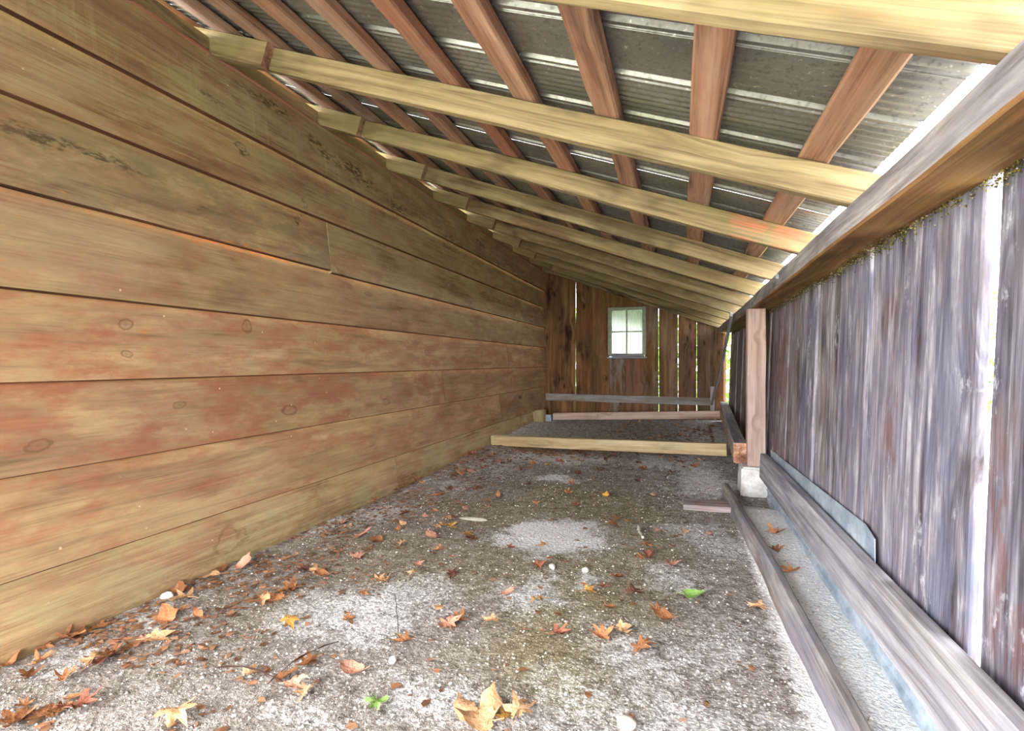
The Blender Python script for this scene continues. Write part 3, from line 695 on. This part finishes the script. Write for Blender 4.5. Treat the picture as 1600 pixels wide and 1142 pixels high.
LEAVES = "-1.8,4.62,b,0.056 -1.7,4.61,o,0.053 -1.8,4.27,b,0.059 -1.79,4.11,r,0.054 -1.62,4.12,o,0.052 -1.79,3.98,b,0.059 -1.53,3.69,o,0.07 -1.55,3.52,p,0.068 -1.6,3.43,o,0.067 -1.46,4.33,p,0.056 -1.47,3.91,p,0.062 -1.2,3.7,r,0.057 -1.18,3.95,o,0.055 -1.17,3.84,p,0.053 -1.05,3.9,y,0.056 -0.99,4.03,r,0.07 -1.04,4.23,o,0.068 -1.2,4.19,b,0.068 -1.16,4.68,o,0.068 -1.05,4.63,b,0.055 -0.96,4.51,o,0.058 -0.89,4.45,b,0.064 -0.93,4.58,r,0.066 -0.8,4.02,y,0.069 -0.76,3.72,d,0.069 -0.74,3.43,o,0.053 -0.72,3.19,b,0.064 -0.85,2.91,o,0.065 -0.61,2.95,r,0.062 -1.03,3.32,d,0.055 -0.48,3.21,y,0.061 -0.18,3.29,t,0.053 -0.61,3.84,b,0.071 -0.6,4.13,d,0.069 -0.35,4.16,d,0.063 -0.57,4.43,r,0.057 -0.49,4.54,r,0.07 -0.53,4.53,b,0.063 -0.41,4.44,d,0.07 -0.29,4,b,0.069 -0.1,4.28,o,0.062 -0.08,3.95,r,0.06 -0.18,4.4,p,0.064 -0,4.25,o,0.06 0.07,4.16,b,0.054 0.14,4.33,t,0.057 0.09,4.12,o,0.068 0.15,4.61,p,0.052 -0.08,4.57,o,0.052 -0.31,3.66,d,0.064 -0.73,6.28,b,0.057 -0.61,6.22,o,0.062 -0.63,6.07,b,0.061 -0.52,6.3,t,0.058 -0.38,6.24,o,0.072 -0.32,5.75,o,0.055 -0.09,6.42,o,0.06 -0.01,6.28,b,0.055 -0.06,6.01,o,0.064 0.08,6.28,t,0.057 0.02,5.64,b,0.058 0.1,5.55,o,0.067 0.18,5.47,o,0.058 -0.02,5.45,p,0.063 -0.07,5.35,b,0.07 0.01,5.32,o,0.053 0.06,5.79,p,0.052 0.16,5.7,b,0.056 0.38,6.64,o,0.067 0.3,5.99,b,0.064 -0.3,5.19,p,0.056 -0.22,5.24,t,0.058 -1.22,2.68,p,0.055 -1.15,2.86,b,0.061 -1.08,2.64,r,0.052 -1.13,2.98,o,0.066 -1.33,3.1,r,0.07 -1.1,2.75,p,0.071 -0.67,2.62,b,0.066 -0.62,2.26,t,0.071 -0.77,2.19,b,0.051 -1.04,2.29,y,0.057 -0.98,2.24,b,0.071 -0.35,2.69,b,0.067 -0.28,2.74,y,0.06 -0.34,2.78,b,0.071 -0.11,2.64,p,0.064 0.02,2.68,t,0.068 0.12,2.69,p,0.057 -0.16,2.43,o,0.055 -0.17,2.26,b,0.06 -0.14,2.3,r,0.054 -0.05,2.23,p,0.059 -1.61,3.45,o,0.071 -1.65,3.39,b,0.058 -1.8,3.1,b,0.051 -1.72,3.05,o,0.052 -1.8,2.95,y,0.055 -1.8,2.85,r,0.067 -1.8,2.59,b,0.059 -1.8,2.61,r,0.057 -1.72,2.59,b,0.053 -1.49,2.9,b,0.072 -1.5,3.02,d,0.06 -1.52,2.87,o,0.055 -1.33,2.8,p,0.052 -1.23,2.71,p,0.052 -1.37,2.59,o,0.055 -1.51,2.49,d,0.065 -1.38,2.47,p,0.054 -1.23,2.47,T,0.073 -1.22,2.5,b,0.061 -1.21,2.36,t,0.056 -1.16,2.34,y,0.072 -1.23,2.34,t,0.054 -1.39,2.21,o,0.062 -1.41,2.3,t,0.067 -1.51,2.05,P,0.084 -1.71,2.18,p,0.072 -1.63,2.13,t,0.061 -1.68,2.02,p,0.056 -1.4,2.05,B,0.084 -1.27,2.06,t,0.052 -1.18,2.19,P,0.085 -1.04,2.29,t,0.056 -0.98,2.23,b,0.07 -1.37,3.06,r,0.068 -1.33,3.1,r,0.061 -1.07,2,d,0.052 -1.07,2.06,o,0.056 -1.37,1.86,P,0.079 -1.08,1.87,p,0.055 -0.89,1.83,r,0.056 -0.58,2.02,r,0.069 -0.77,2.19,b,0.054 -1.39,1.66,O,0.074 -1.14,1.68,t,0.07 -1.04,1.76,t,0.063 -1.63,1.7,o,0.072 -1.43,1.66,T,0.084 -1.5,1.66,d,0.07 -1.41,1.5,B,0.092 -1.41,1.44,o,0.068 -1.45,1.41,t,0.067 -1.25,1.32,Y,0.087 -1.08,1.4,b,0.053 -0.87,1.17,P,0.079 -1.02,1.16,o,0.069 -1.04,1.07,b,0.07 -0.99,1.05,p,0.07 -0.93,1.05,t,0.058 -0.74,1.08,G,0.092 -0.82,1.35,o,0.068 -0.74,1.48,P,0.091 -0.71,1.51,b,0.068 -0.82,1.57,t,0.062 -0.89,1.83,d,0.065 -0.49,1.72,y,0.065 -0.63,1.74,p,0.057 -0.6,1.54,t,0.07 -0.38,1.53,r,0.071 -0.5,1.11,T,0.074 -0.45,1.13,T,0.101 -0.45,1.1,T,0.101 -0.38,1.15,T,0.092 -0.41,1.13,y,0.052 -1.13,1.69,o,0.07 -1.14,1.57,b,0.054 0.02,1.97,G,0.101 -0.17,1.89,D,0.092 -0.08,1.79,B,0.074 -0.05,1.76,O,0.077 -0.25,1.77,o,0.064 -0.24,1.57,O,0.089 -0.19,1.61,t,0.067 -0.12,1.53,O,0.1 0.26,1.93,T,0.079 -0.15,2.43,o,0.051 -0.15,2.3,r,0.07 -0.18,2.25,b,0.051 -0.05,2.23,p,0.069 -0.3,1.92,r,0.053 -0.26,2.04,b,0.068 -0.34,1.85,y,0.067 0.41,2.62,O,0.098 0.38,2.4,B,0.089 0.41,2.19,O,0.098 0.55,2.26,b,0.055 0.54,2.01,b,0.065 -1.8,0.85,O,0.082 -1.8,0.99,o,0.07 -1.8,0.98,b,0.067 -1.8,0.93,b,0.061 -1.79,1.02,b,0.062 -1.78,1.07,b,0.052 -1.77,1.32,O,0.073 -1.69,1.29,T,0.09 -1.62,1.17,O,0.087 -1.63,1.22,o,0.069 -1.76,1.46,T,0.09 -1.79,1.52,b,0.054 -1.73,1.56,P,0.083 -1.44,1.42,o,0.067 -1.41,1.49,o,0.062 -1.55,1.23,o,0.051 -1.54,1.07,T,0.097 -1.58,1.07,p,0.068 -1.57,1.03,o,0.053 -1.58,0.95,R,0.088 -1.58,0.93,T,0.084 -1.59,0.98,b,0.068 -1.59,0.87,o,0.058 -1.49,0.78,B,0.079 -1.48,0.79,b,0.061 -1.44,0.81,R,0.101 -1.5,0.83,o,0.053 -1.57,0.77,b,0.053 -1.53,0.73,B,0.091 -1.17,0.87,T,0.099 -1.02,1.16,b,0.062 -1.14,1.05,t,0.06 -1.74,0.89,o,0.069 -1.69,0.84,b,0.067"
rl = random.Random(77)
LG = {}
def zone(x, y):
    if x > .27 and y < 3.4: return 'trough'
    if y > 4.45: return 'far'
    if y > 3.45: return 'beam'
    if x < -1.35: return 'wall'
    if y > 2.3: return 'mid'
    return 'near'
ZT = {'trough': 'in the lime-filled trough', 'far': 'behind the long pale beam', 'beam': 'just before the long pale beam',
      'wall': 'in litter along the plank wall', 'mid': 'on mid floor around the lime patch', 'near': 'on near floor before the lime patch'}
for it in LEAVES.split():
    x, y, cc, sz = it.split(','); x, y, sz = float(x), float(y), float(sz)
    big = cc.isupper(); cc = cc.lower()
    q = rl.randrange(4)
    nm = 'dry_leaf' if cc != 'g' else 'green_leaf'
    if big:
        o = empty(nm); link('blade', LM[cc, q][1], o); link('stalk', LM[cc, q][2], o)
    else: o = link(nm, LM[cc, q][0])
    o.location = (x, y, floor_z(x, y) + .004)
    sx = sz * (1.3 if y < 3 else 1.5)
    o.scale = (sx * rl.uniform(.7, 1.05), sx, sx * rl.uniform(.8, 1.5) * (1 if y < 3 else 1.5))
    o.rotation_euler = (rl.uniform(-.10, .10), rl.uniform(-.10, .10), rl.uniform(0, 6.28))
    zt = zone(x, y)
    if cc == 'g':
        lab = 'small fresh green leaf on the near floor, ' + ('the farther of two' if y > 1.3 else 'the nearer of two, in white lime dust')
        tag(o, lab, 'leaf')
    else:
        lab = ('larger ' if big else 'small ') + LEAFC[cc][0] + ' dry leaf ' + ZT[zt]
        tag(o, lab, 'leaf'); LG.setdefault(lab, []).append(o)
ORD = ['leftmost', 'second', 'third', 'fourth', 'fifth', 'sixth', 'seventh', 'eighth']
for lab, os_ in LG.items():
    if len(os_) < 2: continue
    os_.sort(key=lambda o: (o.location.x * math.cos(YAW) + o.location.y * math.sin(YAW)) / (o.location.y * math.cos(YAW) - o.location.x * math.sin(YAW)))
    for i, o in enumerate(os_):
        o['group'] = lab
        if len(os_) <= 8:
            o['label'] = lab + ', ' + ('leftmost' if i == 0 else 'rightmost' if i == len(os_) - 1 else ORD[i] + ' from left')
# ---- stones, stick, scrap
def stone(name, loc, s, seed, mat, label, cat):
    bm = bmesh.new(); bmesh.ops.create_icosphere(bm, subdivisions=2, radius=1)
    for v_ in bm.verts: v_.co *= 1 + .28 * noise.noise(v_.co * 1.3 + Vector((seed, 0, 0)))
    m = bpy.data.meshes.new(name); bm.to_mesh(m); bm.free(); m.polygons.foreach_set('use_smooth', [True] * len(m.polygons))
    o = link(name, m, None, mat); o.scale = s; o.location = (loc[0], loc[1], floor_z(*loc) + s[2] * .55); o.rotation_euler = (0, 0, seed)
    return tag(o, label, cat)
stone('pebble', (-.386, 2.055), (.016, .014, .011), 1, M['stone'], 'round white pebble alone near the middle of the floor', 'pebble')
stone('pebble', (-.526, 2.041), (.022, .014, .010), 2, M['stone'], 'oval white pebble beside a red-brown leaf', 'pebble')
stone('pebble', (-.128, 1.208), (.026, .020, .014), 3, M['stone'], 'largest white stone, at the bottom edge of the floor', 'pebble')
stone('bark_chip', (-1.10, 2.53), (.09, .018, .010), .15, M['stick'], 'long flat pale grey stone chip left of the lime patch', 'stone chip')
stone('pebble', (-.80, 1.245), (.014, .012, .010), 5, M['white'], 'small white shell-like pebble beside an orange leaf', 'pebble')
tag(beam('stick', (-.22, 2.66, .012), (-.19, 2.51, .012), .018, .012, (0, 0, 1), M['stick'], None, taper=.3, seg=.04, jit=.003), 'short pale stick lying beyond the middle of the floor', 'stick')
stone('bottle_cap', (-1.775, 1.285), (.022, .016, .014), 7, M['white'], 'small bright white scrap at the foot of the plank wall', 'scrap')
# twigs
for q, (x0, y0, x1, y1, lab) in enumerate([(-1.02, 1.28, -1.06, 1.04, 'thin dark twig on the floor near the tan leaves'), (-.86, 1.37, -1.02, 1.60, 'thin dark twig pointing at an orange leaf in the lime dust'), (-1.25, 1.05, -1.02, 1.06, 'thin curved twig at the lower left of the floor')]):
    tag(beam('twig', (x0, y0, floor_z(x0, y0) + .004), (x1, y1, floor_z(x1, y1) + .004), .0025, .0025, (0, 0, 1), M['nail'], None, seg=.03, jit=.002, bow_w=.02), lab, 'twig')

# ---- crumbs: gravel and leaf litter nobody could count
def crumbs(name, n, fn, mat, label, flat):
    r = random.Random(len(name)); v, f = [], []
    for q in range(n):
        x, y, s = fn(r)
        z = floor_z(x, y); k = len(v); a = r.uniform(0, 6.28); ca, sa = math.cos(a), math.sin(a)
        if flat:
            l, w = s, s * r.uniform(.4, .8); t = [r.uniform(0, .35) * s for _ in range(5)]
            P_ = [(-l, -w * .5, t[0]), (0, -w, t[1]), (l, -w * .2, t[2]), (l * .3, w, t[3]), (-l * .7, w * .7, t[4])]
            v += [(x + px * ca - py * sa, y + px * sa + py * ca, z + pz + .002) for px, py, pz in P_]
            f += [(k, k + 1, k + 3), (k + 1, k + 2, k + 3), (k, k + 3, k + 4)]
        else:
            P_ = [(1, 0, 0), (0, .8, 0), (-.9, 0, 0), (0, -.9, 0), (.1, 0, .7), (0, 0, -.6)]
            v += [(x + s * r.uniform(.7, 1.2) * (px * ca - py * sa), y + s * r.uniform(.7, 1.2) * (px * sa + py * ca), z + s * pz + s * .2) for px, py, pz in P_]
            f += [(k, k + 1, k + 4), (k + 1, k + 2, k + 4), (k + 2, k + 3, k + 4), (k + 3, k, k + 4), (k + 1, k, k + 5), (k + 2, k + 1, k + 5), (k + 3, k + 2, k + 5), (k, k + 3, k + 5)]
    o = link(name, mesh_from(name, v, f), None, mat); tag(o, label, name.split('_')[-1], kind='stuff')
def f_grav(r):
    y = .75 + 5.2 * r.random() ** 2.0; x = r.uniform(-1.75, .47)
    return x, y, r.choice((.002, .003, .003, .004, .006)) * r.uniform(.7, 1.2)
def f_lit(r):
    while True:
        y = .75 + 4.2 * r.random() ** 1.5; x = -1.80 + abs(r.gauss(0, .26))
        if r.random() < .12: x = r.uniform(-1.7, .2)
        if noise.noise(Vector((x * 4, y * 3, 5))) > -.15 and x < .2: return x, y, r.uniform(.006, .018)
def f_lit2(r):
    x, y = r.choice(((-.9, 4.4), (-1.3, 4.42), (.0, 5.4), (-.1, 5.0), (-.6, 5.6), (-1.6, 4.0), (.15, 5.7)))
    return min(.28, max(-1.75, x + r.gauss(0, .2))), y + r.gauss(0, .12 if y < 4.5 else .3), r.uniform(.012, .034)
crumbs('floor_gravel', 9000, f_grav, M['pebbles'], 'fine white and grey gravel crumbs over the dirt floor', False)
crumbs('leaf_litter', 2200, f_lit, M['litter'], 'crumbled brown leaf litter along the plank wall', True)
crumbs('far_litter', 900, f_lit2, M['litter'], 'crumbled leaf litter around the long pale beam', True)

# ---- hedge seen through the gaps and the window
hv, hf = [], []
rh = random.Random(9)
for q in range(9000):
    x = rh.uniform(-5, 5); y = 11 + rh.gauss(0, .5) ; z = rh.random() ** .8 * (2.2 + .5 * noise.noise(Vector((x, 0, 0)))) - .1
    s = rh.uniform(.05, .12); k = len(hv)
    d1 = Vector((rh.uniform(-1, 1), rh.uniform(-1, 1), rh.uniform(-1, 1))).normalized() * s; d2 = d1.cross(Vector((rh.uniform(-1, 1), rh.uniform(-1, 1), rh.uniform(-1, 1)))).normalized() * s * .6
    c_ = Vector((x, y, z)); hv += [tuple(c_ - d1), tuple(c_ + d2), tuple(c_ + d1), tuple(c_ - d2)]; hf.append((k, k + 1, k + 2, k + 3))
tag(link('hedge', mesh_from('hedge', hv, hf), None, M['foliage']), 'bright green foliage outside behind the gable wall', 'foliage', kind='stuff')
